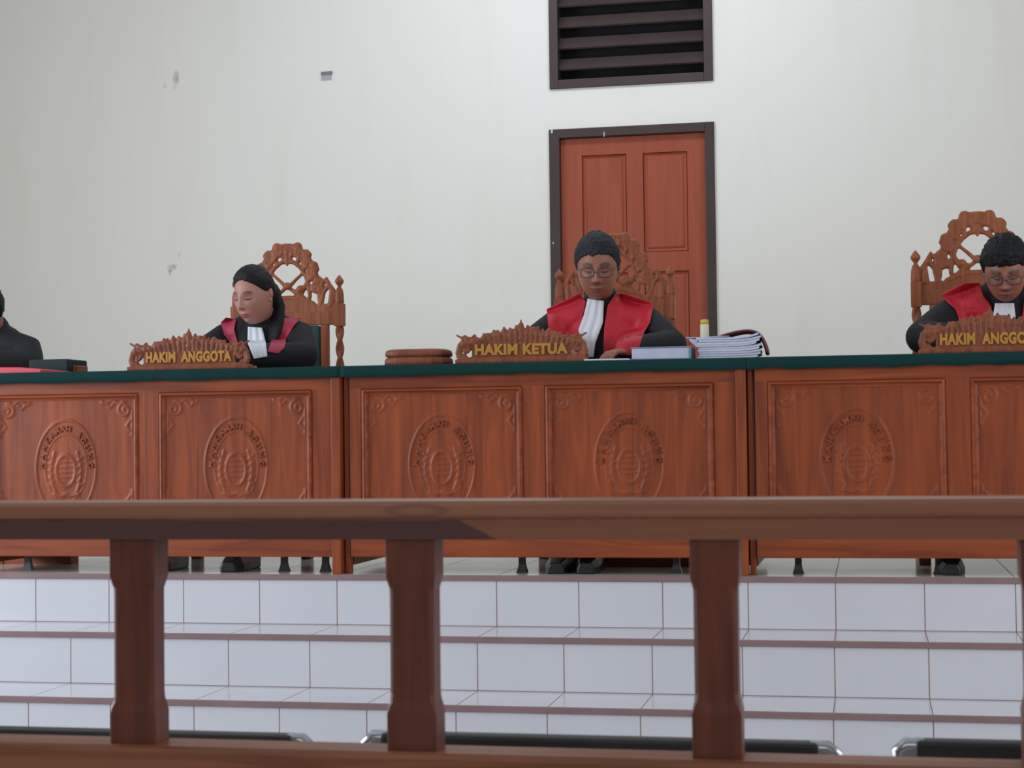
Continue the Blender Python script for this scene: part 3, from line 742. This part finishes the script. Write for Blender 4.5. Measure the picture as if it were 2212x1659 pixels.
# ------------------------------------------------------------------ people
FEM = False
def head_local(n_az=110, n_el=84):
    """vertices of the head about its centre, facing -Y"""
    rings = []
    for i in range(n_el):
        ph = -PI/2+PI*(i+.5)/n_el; row = []
        for j in range(n_az):
            az = 2*PI*j/n_az
            row.append(head_pt(az, ph))
        rings.append(row)
    return rings
def g2(x, z, cx_, cz_2, sx, sz): return math.exp(-((x-cx_)/sx)**2-((z-cz_2)/sz)**2)
def head_pt(az, ph, thick=None):
    cx_, cy_, cz_2 = math.cos(az)*math.cos(ph), math.sin(az)*math.cos(ph), math.sin(ph)
    x, y, z = .076*cx_, .098*cy_, .116*cz_2
    if z < 0:
        t = -cz_2
        k = (max(0, 1-t**2.8)**(1/2.8))/max(.02, math.sqrt(max(1e-6, 1-t*t)))
        k = min(k, 1.55)
        jaw = 1-(.30 if FEM else .20)*t**1.4
        x *= k*jaw
        if y < 0: y *= 1+(k-1)*.95-.10*t
        else: y *= k*(1-.45*t)
    fr_ = max(0, min(1, (-y-.02)/.045))
    if y < 0: y *= 1-.05*g2(x, z, 0, .03, .07, .05)   # flatter face plane
    dy = 0
    dy -= .005*(g2(x, z, .030, .024, .022, .007)+g2(x, z, -.030, .024, .022, .007))
    dy += .011*(g2(x, z, .031, .006, .017, .011)+g2(x, z, -.031, .006, .017, .011))
    dy -= .007*(g2(x, z, .031, .004, .012, .0075)+g2(x, z, -.031, .004, .012, .0075))
    for i_ in range(6):
        q_ = i_/5; dy -= (.0035+.0080*q_)*g2(x, z, 0, .018-.050*q_, .0075+.003*q_, .009)*.9
    dy -= .006*g2(x, z, 0, -.031, .012, .008)+.004*(g2(x, z, .012, -.034, .006, .006)+g2(x, z, -.012, -.034, .006, .006))
    dy -= .004*(g2(x, z, .042, -.022, .018, .018)+g2(x, z, -.042, -.022, .018, .018))
    dy -= .0075*g2(x, z, 0, -.060, .024, .0055)+.007*g2(x, z, 0, -.070, .019, .006)
    dy += .0035*g2(x, z, 0, -.0645, .022, .0018)+.003*g2(x, z, 0, -.082, .02, .005)
    dy -= .006*g2(x, z, 0, -.098, .018, .012)
    y += dy*fr_
    return Vector((x, y, z))
def in_seg(v_, seq):
    for (a, fa), (b, fb) in zip(seq[:-1], seq[1:]):
        if a <= v_ <= b: return fa+(fb-fa)*(v_-a)/(b-a)
    return seq[0][1] if v_ < seq[0][0] else seq[-1][1]
def hair_cap(style):
    rings = []; n_az, n_el = 120, 80; Rn = random.Random(11)
    line = {'short': [(-.10, .066), (-.062, .058), (-.045, .040), (-.022, .020), (-.012, -.012), (.008, -.014), (.02, -.03), (.05, -.075)],
            'spiky': [(-.10, .052), (-.070, .046), (-.050, .035), (-.022, .020), (-.012, -.008), (.008, -.010), (.02, -.03), (.05, -.075)],
            'long': [(-.10, .080), (-.075, .074), (-.055, .056), (-.030, .030), (-.012, .018), (.008, .016), (.030, .0), (.05, -.09)]}[style]
    th = {'short': .013, 'spiky': .014, 'long': .012}[style]
    for i in range(n_el):
        ph = -PI/2+PI*(i+.5)/n_el; row = []
        for j in range(n_az):
            az = 2*PI*j/n_az; p = head_pt(az, ph)
            f_ = p.z-in_seg(p.y, line)-(.010*math.exp(-(p.x/.028)**2) if style == 'long' else 0)+(.009*noise.noise(p*55)+.006*noise.noise(p*120) if style != 'long' else .003*noise.noise(p*60))
            m_ = max(0, min(1, (f_+.004)/.009)); m_ = m_*m_*(3-2*m_); q_ = max(0, min(1, f_/.040))
            nrm = Vector((math.cos(az)*math.cos(ph)/.076, math.sin(az)*math.cos(ph)/.098, math.sin(ph)/.116)).normalized()
            if style == 'spiky': ex = .012*abs(noise.noise(p*85))*(1 if p.z > .03 else .3)+.010*max(0, p.z/.116)
            elif style == 'short': ex = .004*noise.noise(p*110)+.007*max(0, p.z/.116)**2+.005*(1 if p.z > .05 and p.y < 0 else 0)
            else: ex = .003*noise.noise(Vector((p.x*90, p.y*25, p.z*25)))+.008*max(0, p.z/.116)
            tq = .0035+(th+ex-.0035)*q_
            row.append(p+nrm*(-.007+(.007+tq)*m_))
        rings.append(row)
    return rings
def hand(mb_, wpt, d, nrm, side, curl=.35, k_=1.0):
    """palm, four unequal fingers and a thumb; d = pointing direction, nrm = back-of-hand normal"""
    d = Vector(d).normalized(); nrm = Vector(nrm); nrm = (nrm-d*nrm.dot(d)).normalized(); s_ = d.cross(nrm)*side
    w_ = Vector(wpt); R = Matrix((s_, d, nrm)).transposed()
    mb_.blob(w_+d*.045*k_, (.040*k_, .052*k_, .015*k_), R)
    for i, (off, ln) in enumerate(((-.029, .064), (-.0098, .074), (.0098, .079), (.029, .068))):
        p = w_+d*.080*k_+s_*off*k_; pts = [p-d*.02*k_, p]; a_ = curl*.5; dd = d
        for seg in (.44, .31, .25):
            a_ += curl; dd = (d*math.cos(a_)-nrm*math.sin(a_)); p = p+dd*ln*seg*k_; pts.append(p)
        mb_.tube(pts, [.0092*k_, .0092*k_, .0086*k_, .0080*k_, .0068*k_], 8)
    p = w_+d*.022*k_+s_*.034*k_
    mb_.tube([p-s_*.015, p, p+(s_*.7+d*.7)*.032*k_-nrm*.006, p+(s_*.55+d*.85)*.058*k_-nrm*.014], [.013*k_, .0125*k_, .010*k_, .0085*k_], 8)
SKIN = {'m': (0.31, 0.120, 0.074), 'f': (0.47, 0.215, 0.165), 'y': (0.31, 0.122, 0.078)}
def skin_color(p, base, sex, brow=True):
    """p in head space; returns a surface colour (lips, brows, lashes, shaved chin) plus painted shade at sockets, nostrils and lip line"""
    c = Vector(base); f_ = 1
    if p.y < -.02 and abs(p.x) < .08 and -.13 < p.z < .12:
        lip = min(1, 1.3*g2(p.x, p.z, 0, -.064, .022, .0075)**.8)
        lipc = Vector((.42, .085, .080)) if sex == 'f' else Vector((.24, .075, .060))
        c = c.lerp(lipc, lip*.8)
        c = c.lerp(Vector((.06, .02, .02)), .6*g2(p.x, p.z, 0, -.0645, .022, .0016))  # shade of the crease between the lips, painted in
        for s_ in (-1, 1):
            bz = .026+.004*(1-abs(p.x-s_*.031)/.02)
            b_ = min(1, 1.9*math.exp(-((p.x-s_*.031)/.018)**4-((p.z-bz)/.0050)**2))
            c = c.lerp(Vector((.012, .008, .008)), b_*(.72 if sex == 'f' else .8))
            e_ = min(1, 1.6*math.exp(-((p.x-s_*.031)/.0145)**4-((p.z+.001-.0035*((p.x-s_*.031)/.015)**2)/.0036)**2))
            c = c.lerp(Vector((.02, .012, .012)), e_*.9)
            c = c.lerp(c*.72, .8*g2(p.x, p.z, s_*.031, .008, .02, .009))  # eye-socket shade painted into the skin colour
            c = c.lerp(Vector((.07, .025, .02)), .8*g2(p.x, p.z, s_*.009, -.038, .0035, .003))  # nostril shade painted as dark spots
        if sex != 'f':
            m_ = g2(p.x, p.z, 0, -.049, .026, .0055); c = c.lerp(Vector((.08, .05, .04)), .55*m_)
            m_ = g2(p.x, p.z, 0, -.095, .022, .013); c = c.lerp(Vector((.11, .065, .05)), .4*m_)
    return c
def person(label, u, v_, Yh, yaw, pitch, sex, hairstyle, hairm, armL, armR, shw=.20, hs=1.0, lean=.16, nk=.15, feet=(.10, 0), robe_m='black', chair_y=None, glasses=False, extra=None, roll=0, hands=True):
    """u,v_ = where the head centre is seen; arms = (elbow, wrist, hand direction, hand normal) in local space"""
    global FEM
    FEM = sex == 'f'
    hc = at(u, v_, Yh)
    root = empty('person', (hc.x, Yh+lean, P), label, 'person', None)
    hcl = hc-root.location
    Rh = Matrix.Rotation(yaw, 3, 'Z') @ Matrix.Rotation(pitch, 3, 'X') @ Matrix.Rotation(roll, 3, 'Y')
    toh = lambda p: hcl+Rh@(p*hs)
    mb_ = MB()
    mb_.loft([[toh(p) for p in r] for r in head_local()])
    for s_ in (-1, 1):
        for (o_, r_) in (((s_*.074, .012, .002), (.006, .014, .027)), ((s_*.081, .016, .008), (.006, .016, .020)), ((s_*.079, .008, -.020), (.005, .009, .010))):
            mb_.blob(toh(Vector(o_)), r_, Rh @ Matrix.Rotation(s_*.35, 3, 'Z'))
    nb = Vector((0, -.30*lean-.02, hcl.z-nk)); sh_z = nb.z-.065
    base = toh(Vector((0, .030, -.055)))
    mb_.tube([nb+Vector((0, .02, -.05)), nb+Vector((0, .005, .01)), (nb+base)/2, base], [.068, .060, .054, .056], 16)
    mb_.blob((0, -.02, .60), (.165, .125, .10)); mb_.blob((0, -.02, .70), (.145, .105, .15)); mb_.blob((0, -.04, nb.z-.17), (.165, .115, .19))
    robe = MB()
    robe.blob((0, -.03, nb.z-.20), (.185, .130, .24), n=24, m=16); robe.blob((0, -.02, .72), (.19, .15, .22), n=24, m=16)
    robe.blob((0, -.01, .62), (.205, .16, .13), n=24, m=16)
    robe.tube([nb+Vector((0, .012, -.04)), nb+Vector((0, .006, .012))], [.085, .070], 18)
    for s_, (el, wr, hd, hn) in ((-1, armL), (1, armR)):
        sp = Vector((s_*shw, nb.y+.01, sh_z-.025)); el, wr = Vector(el), Vector(wr)
        mb_.tube([nb+Vector((s_*.03, .01, -.04)), sp, (sp+el)/2, el], [.055, .055, .045, .040], 12)
        mb_.tube([el, (el*.6+wr*.4), wr], [.040, .038, .027], 12)
        hand(mb_, wr, hd, hn, s_)
        robe.tube([nb+Vector((s_*.045, .006, -.030)), nb.lerp(sp, .55)+Vector((0, 0, -.012)), sp, (sp+el)/2, el], [.060, .066, .070, .068, .064], 16)
        robe.tube([el, (el+wr)/2, wr-(wr-el).normalized()*.02], [.064, .062, .058], 16)
        # legs and shoes
        fx, fy = feet; kn = Vector((s_*(.10+fx)/2, -.44, .56)); an = Vector((s_*fx, -.50+fy, .09))
        mb_.tube([(s_*.09, -.02, .58), (s_*.10, -.25, .58), kn], [.085, .075, .058], 12); mb_.tube([kn, (kn+an)/2, an, an+Vector((0, -.02, -.04))], [.056, .052, .036, .035], 12)
        mb_.tube([an+Vector((0, 0, -.045)), an+Vector((0, -.14, -.060))], [.030, .024], 10)
        robe.tube([(s_*.09, -.02, .60), (s_*.10, -.25, .59), kn+Vector((0, 0, .005))], [.105, .095, .080], 14); robe.tube([kn, (kn*.4+an*.6)], [.082, .088], 14)
    bme = remesh(mb_, .003, 1, 'body')
    inv = Rh.inverted(); n_ = len(bme.vertices)
    att = bme.color_attributes.new('tint', 'FLOAT_COLOR', 'POINT'); cols = np.ones((n_, 4), np.float32); base_c = SKIN[sex]
    for i, vtx in enumerate(bme.vertices):
        p = inv@(vtx.co-hcl)/hs
        if p.length < .17: cols[i, :3] = skin_color(p, base_c, sex)[:]
        else: cols[i, :3] = base_c
    att.data.foreach_set('color', cols.ravel())
    put(bme, 'body', M['skin'], root)
    rme = remesh(robe, .0075, 3, 'robe'); put(rme, 'robe' if robe_m == 'black' else 'suit', M[robe_m], root)
    # shoes
    for s_ in (-1, 1):
        sh_ = MB().loft([[(s_*fx+a_*w_, yy+fy, z_*h_) for a_, z_ in ((-1, 0), (1, 0), (1, .5), (.7, 1), (-.7, 1), (-1, .5))] for yy, w_, h_ in ((-.46, .034, .085), (-.52, .038, .10), (-.60, .044, .07), (-.68, .046, .055), (-.735, .030, .040))])
        obj('shoe', sh_, M['shoe'], root, bevel=.006)
    hair = MB().loft([[toh(p) for p in r] for r in hair_cap(hairstyle)])
    if extra: extra(hair, toh, hcl)
    obj('hair', hair, M[hairm], root, smooth=True)
    if glasses:
        gl = MB()
        for s_ in (-1, 1):
            pts = []
            for i in range(25):
                t = 2*PI*i/24; ct, st2 = math.cos(t), math.sin(t)
                pts.append(toh(Vector((s_*.034+.0245*math.copysign(abs(ct)**.75, ct), -.108+.010*abs(.034+.0245*ct*s_*s_)/.06, .001+.018*math.copysign(abs(st2)**.75, st2)))))
            gl.tube(pts, .0016, 6, ends=False)
            gl.tube([toh(Vector((s_*.058, -.098, .006))), toh(Vector((s_*.079, -.06, .008))), toh(Vector((s_*.083, .0, .008)))], .0016, 6)
            lens_ = MB().loft([[toh(Vector((s_*.034+.023*math.cos(t), yy+.010*(.034+.0245*math.cos(t)*s_*s_)/.06, .001+.017*math.sin(t)))) for t in [2*PI*i/20 for i in range(20)]] for yy in (-.1085, -.1075)])
            ln = (s_, lens_)
            if s_ == -1: l1 = lens_
        gl.tube([toh(Vector((-.010, -.107, .004))), toh(Vector((0, -.110, .006))), toh(Vector((.010, -.107, .004)))], .0016, 6)
        go = obj('spectacles', gl, M['rim'], root, smooth=True)
        obj('lens', l1, M['lens'], go); obj('lens', lens_, M['lens'], go)
    bm = bmesh.new(); bm.from_mesh(rme); bvh = BVHTree.FromBMesh(bm); bm.free()
    return root, bvh
def strip(root, bvh, L_, R_, m, name, nr=44, nc=28, off=.006, pleat=0, thick=.003, spline=True):
    """a cloth panel lying on the robe, between two edge lines seen from the hall"""
    def samp(pts, t):
        ds = [0]
        for a, b in zip(pts[:-1], pts[1:]): ds.append(ds[-1]+math.dist(a, b))
        q_ = t*ds[-1]
        for i in range(len(pts)-1):
            if q_ <= ds[i+1]+1e-9:
                k_ = (q_-ds[i])/max(1e-9, ds[i+1]-ds[i]); return (pts[i][0]+(pts[i+1][0]-pts[i][0])*k_, pts[i][1]+(pts[i+1][1]-pts[i][1])*k_)
        return pts[-1]
    O = Vector((0, 0, HC))-root.location; rows = []; last = None
    dist = np.full((nr+1, nc+1), np.nan); dirs = {}
    for i in range(nr+1):
        for j in range(nc+1):
            a, b = samp(L_, i/nr), samp(R_, i/nr); u_, v2 = a[0]+(b[0]-a[0])*j/nc, a[1]+(b[1]-a[1])*j/nc
            d = ray(u_, v2).normalized(); dirs[i, j] = d
            h_ = bvh.ray_cast(O, d)
            if h_[0] is not None: dist[i, j] = h_[3]
    # fill misses, then relax
    med = np.nanmedian(dist)
    bad = np.isnan(dist); dist[bad] = med
    for _ in range(60):
        q_ = dist.copy(); pdd = np.pad(q_, 1, mode='edge'); avg = (pdd[:-2, 1:-1]+pdd[2:, 1:-1]+pdd[1:-1, :-2]+pdd[1:-1, 2:])/4
        dist[bad] = avg[bad]
    for _ in range(7):
        pdd = np.pad(dist, 1, mode='edge'); avg = (pdd[:-2, 1:-1]+pdd[2:, 1:-1]+pdd[1:-1, :-2]+pdd[1:-1, 2:])/4
        dist = np.minimum(dist, avg)
    for i in range(nr+1):
        rows.append([O+dirs[i, j]*(dist[i, j]-off-pleat*(1+math.sin(j/nc*PI*5+i/nr))*.5) for j in range(nc+1)])
    me = mesh_of(MB().loft(rows, cap=False, closed=False), name, True)
    o_ = put(me, name, m, root); s2 = o_.modifiers.new('s', 'SOLIDIFY'); s2.thickness = thick; s2.offset = 0
    return o_

dk = TOP-P                                       # desk level in the person's space
# centre judge
r_, bvh = person('centre judge in black robe with red collar and spectacles, looking down at papers', 1291, 578, 6.86, 0.10, .30, 'm', 'short', 'hairgrey',
    ((-.29, -.20, dk+.085), (-.10, -.42, dk+.06), (.6, -.8, .0), (0, 0, 1)), ((.30, -.20, dk+.085), (.16, -.47, dk+.05), (-.6, -.75, -.05), (0, 0, 1)), shw=.185, hs=1.08, glasses=True, nk=.135, feet=(.055, -.17))
strip(r_, bvh, [(1181, 668), (1184, 704), (1190, 745)], [(1250, 634), (1266, 652), (1258, 694), (1240, 745)], M['red'], 'red_collar_panel', off=.013)
strip(r_, bvh, [(1330, 634), (1312, 660), (1305, 711), (1303, 768)], [(1352, 635), (1412, 656), (1404, 697), (1391, 718), (1381, 750), (1360, 768)], M['red'], 'red_collar_panel', off=.013)
strip(r_, bvh, [(1270, 645), (1262, 680), (1250, 712), (1254, 745), (1264, 772)], [(1304, 650), (1302, 697), (1286, 741), (1282, 772)], M['white'], 'white_neckband', off=.014, pleat=.006)
# woman
def long_hair(hb_, toh, hcl):
    for i in range(11):
        a_ = i/10; x0 = .052+.050*a_
        pth = [hcl+Vector(q_) for q_ in ((.030+.040*a_, .085-.02*a_, .04-.02*a_), (.045+.048*a_, .090-.025*a_, -.04), (x0, .055-.02*a_, -.12), (x0-.012, .015-.015*a_, -.205-.02*math.sin(a_*3.1)))]
        hb_.tube(pth, [.022, .021, .017, .007], 10)
    hb_.blob(toh(Vector((0, .085, -.02))), (.065, .04, .075))
r_, bvh = person('woman judge with long black hair in black robe with crimson lapels, looking left', 549, 640, 6.84, -.32, .24, 'f', 'long', 'hairblack',
    ((-.24, -.20, dk+.075), (-.02, -.40, dk+.06), (.9, -.3, 0), (0, 0, 1)), ((.23, -.20, dk+.075), (.04, -.44, dk+.06), (-.9, -.4, 0), (0, 0, 1)), shw=.165, hs=1.0, extra=long_hair, nk=.082, feet=(.15, -.14))
strip(r_, bvh, [(604, 687), (596, 715), (584, 742), (577, 760)], [(650, 687), (634, 705), (619, 730), (615, 750), (601, 764)], M['magenta'], 'crimson_lapel', off=.008)
strip(r_, bvh, [(477, 696), (484, 722), (500, 745)], [(488, 686), (510, 690), (506, 712), (515, 745)], M['magenta'], 'crimson_lapel', off=.008)
strip(r_, bvh, [(536, 706), (535, 740), (549, 775)], [(566, 708), (574, 740), (577, 770)], M['white'], 'white_neckband', off=.012, pleat=.005)
# right judge
r_, bvh = person('man with spiky black hair and spectacles in red-collared robe, head bowed at the right edge', 2172, 583, 6.66, -.10, .50, 'y', 'spiky', 'hairblack',
    ((-.31, -.24, dk+.085), (-.14, -.44, dk+.055), (.6, -.8, .0), (0, 0, 1)), ((.31, -.24, dk+.085), (.14, -.44, dk+.055), (-.6, -.8, 0), (0, 0, 1)), shw=.19, hs=1.0, lean=.20, glasses=True, nk=.065, feet=(.24, 0))
strip(r_, bvh, [(2034, 636), (2042, 648), (2064, 668), (2075, 700), (2085, 745)], [(2081, 612), (2116, 611), (2124, 638), (2142, 662), (2139, 700), (2135, 745)], M['brocade'], 'red_collar_panel', off=.008)
strip(r_, bvh, [(2212, 655), (2205, 700), (2205, 745)], [(2240, 612), (2290, 640), (2285, 700), (2260, 745)], M['brocade'], 'red_collar_panel', off=.008)
strip(r_, bvh, [(2150, 655), (2143, 700), (2140, 745)], [(2190, 655), (2195, 700), (2195, 745)], M['white'], 'white_neckband', off=.012, pleat=.005)
# clerk at the left edge
person('person in a black suit cut off by the left edge, behind the red folder', -38, 662, 6.84, -.3, .25, 'm', 'short', 'hairblack',
    ((-.25, -.20, dk+.07), (-.10, -.42, dk+.06), (.6, -.8, 0), (0, 0, 1)), ((.205, -.14, dk+.07), (.10, -.42, dk+.06), (-.6, -.8, 0), (0, 0, 1)), shw=.160, hs=.95, nk=.105, robe_m='suit')

# ------------------------------------------------------------------ railing in front
rl = empty('wooden_railing', (0, YR, 0), 'brown wooden railing with square posts running across the foreground', 'railing')
zt = at(1106, 1080, YR-.045).z; zb = at(1106, 1165, YR-.03).z
zm = at(1106, 1118, YR-.045).z
def railprof(prof_, x0, x1): return MB().loft([[(x, y, z_) for y, z_ in prof_] for x in (x0, x1)])
hpr = [(-.036, zb), (.036, zb), (.040, zm-.002), (.045, zm), (.045, zt-.006), (.040, zt-.001), (.030, zt), (-.030, zt), (-.040, zt-.001), (-.045, zt-.006), (-.046, zm+.004), (-.045, zm), (-.040, zm-.002)]
obj('top_rail', railprof(hpr, -2.6, 1.3), M['rail'], rl)
lt = at(1106, 1633, YR-.045).z
lpr = [(-.045, lt-.075), (.020, lt-.075), (.020, lt), (-.038, lt), (-.043, lt-.003), (-.045, lt-.008)]
obj('bottom_rail', railprof(lpr, -2.6, 1.3), M['lowrail'], rl)
def post(u0, u1):
    a, b = at(u0, 1200, YR-.024).x, at(u1, 1200, YR-.024).x; xm = (a+b)/2; h0 = (b-a)/2; hy0 = .024
    zz = lambda v2: at((u0+u1)/2, v2, YR-.024).z
    secs = [(lt, 0, .001), (zz(1540), 0, .001), (zz(1527), .0015, .002), (zz(1515), .003, .004), (zz(1500), .0036, .005), (zz(1285), .0036, .005), (zz(1272), .0034, .005), (zz(1262), .002, .003), (zz(1245), 0, .001), (zb, 0, .001)]
    rings = []
    for z_, ins, ch_ in secs:
        hx_, hy_ = h0-ins, hy0-ins*.6
        rings.append([(xm+sx*(hx_-cx_), sy*(hy_-cy_)-.006, z_) for sx, sy, cx_, cy_ in ((-1, -1, ch_, 0), (1, -1, ch_, 0), (1, -1, 0, ch_), (1, 1, 0, ch_), (1, 1, ch_, 0), (-1, 1, ch_, 0), (-1, 1, 0, ch_), (-1, -1, 0, ch_))])
    obj('post', MB().loft(rings), M['post'], rl)
    obj('lower_post', MB().box(xm-h0, xm+h0, -hy0, hy0, 0, lt-.075), M['post'], rl)
for a, b in ((-350, -262), (240, 337), (835, 941), (1490, 1597), (2203, 2318)): post(a, b)

# ------------------------------------------------------------------ visitor chairs
YV = 2.50
def vis_chair(u0, u1, vtop, label):
    a, b = at(u0, vtop, YV).x, at(u1, vtop, YV).x; zt_ = at((u0+u1)/2, vtop, YV).z; hw_ = (b-a)/2; ht = .30
    c = empty('visitor_chair', ((a+b)/2, YV, 0), label, 'chair', 'black chairs behind the railing')
    cw = .034
    obj('backrest', MB().box(-hw_+cw, hw_-cw, -.004, .030, zt_-ht, zt_-.003), M['vinyl'], c, bevel=.006)
    for s_ in (-1, 1):
        pts = [(s_*(hw_-cw-.006), .012, zt_-.012), (s_*(hw_-cw*.62), .012, zt_-.012), (s_*(hw_-cw*.32), .012, zt_-.020), (s_*(hw_-.014), .012, zt_-.045), (s_*(hw_-.014), .012, zt_-.12)]
        obj('corner_tube', MB().tube(pts, .0115, 12), M['chrome'], c, smooth=True)
        obj('corner_plate', MB().loft([[(s_*(hw_-cw-.002), y_, zt_-.12), (s_*(hw_-.012), y_, zt_-.12), (s_*(hw_-.012), y_, zt_-.030), (s_*(hw_-.018), y_, zt_-.016), (s_*(hw_-cw-.002), y_, zt_-.010)] for y_ in (-.002, .026)]), M['plate'], c, bevel=.002)
        obj('rear_leg', MB().tube([(s_*(hw_-.014), .012, zt_-.12), (s_*(hw_-.014), .012, .40), (s_*(hw_-.014), -.03, .014)], .0125, 10), M['chrome'], c, smooth=True)
        obj('front_leg', MB().tube([(s_*(hw_-.014), .46, .012), (s_*(hw_-.014), .43, .40), (s_*(hw_-.014), .38, .43), (s_*(hw_-.014), .03, .42)], .0125, 10), M['chrome'], c, smooth=True)
    obj('seat', MB().box(-hw_+.03, hw_-.03, .02, .46, .43, .48), M['vinyl'], c, bevel=.012)
    return c
vis_chair(-372, 676, 1573, 'black chair with chrome corners at the left, behind the railing')
vis_chair(775, 1820, 1590, 'black chair with chrome corners in the middle, behind the railing')
vis_chair(1926, 2990, 1606, 'black chair with chrome corners at the right edge, behind the railing')
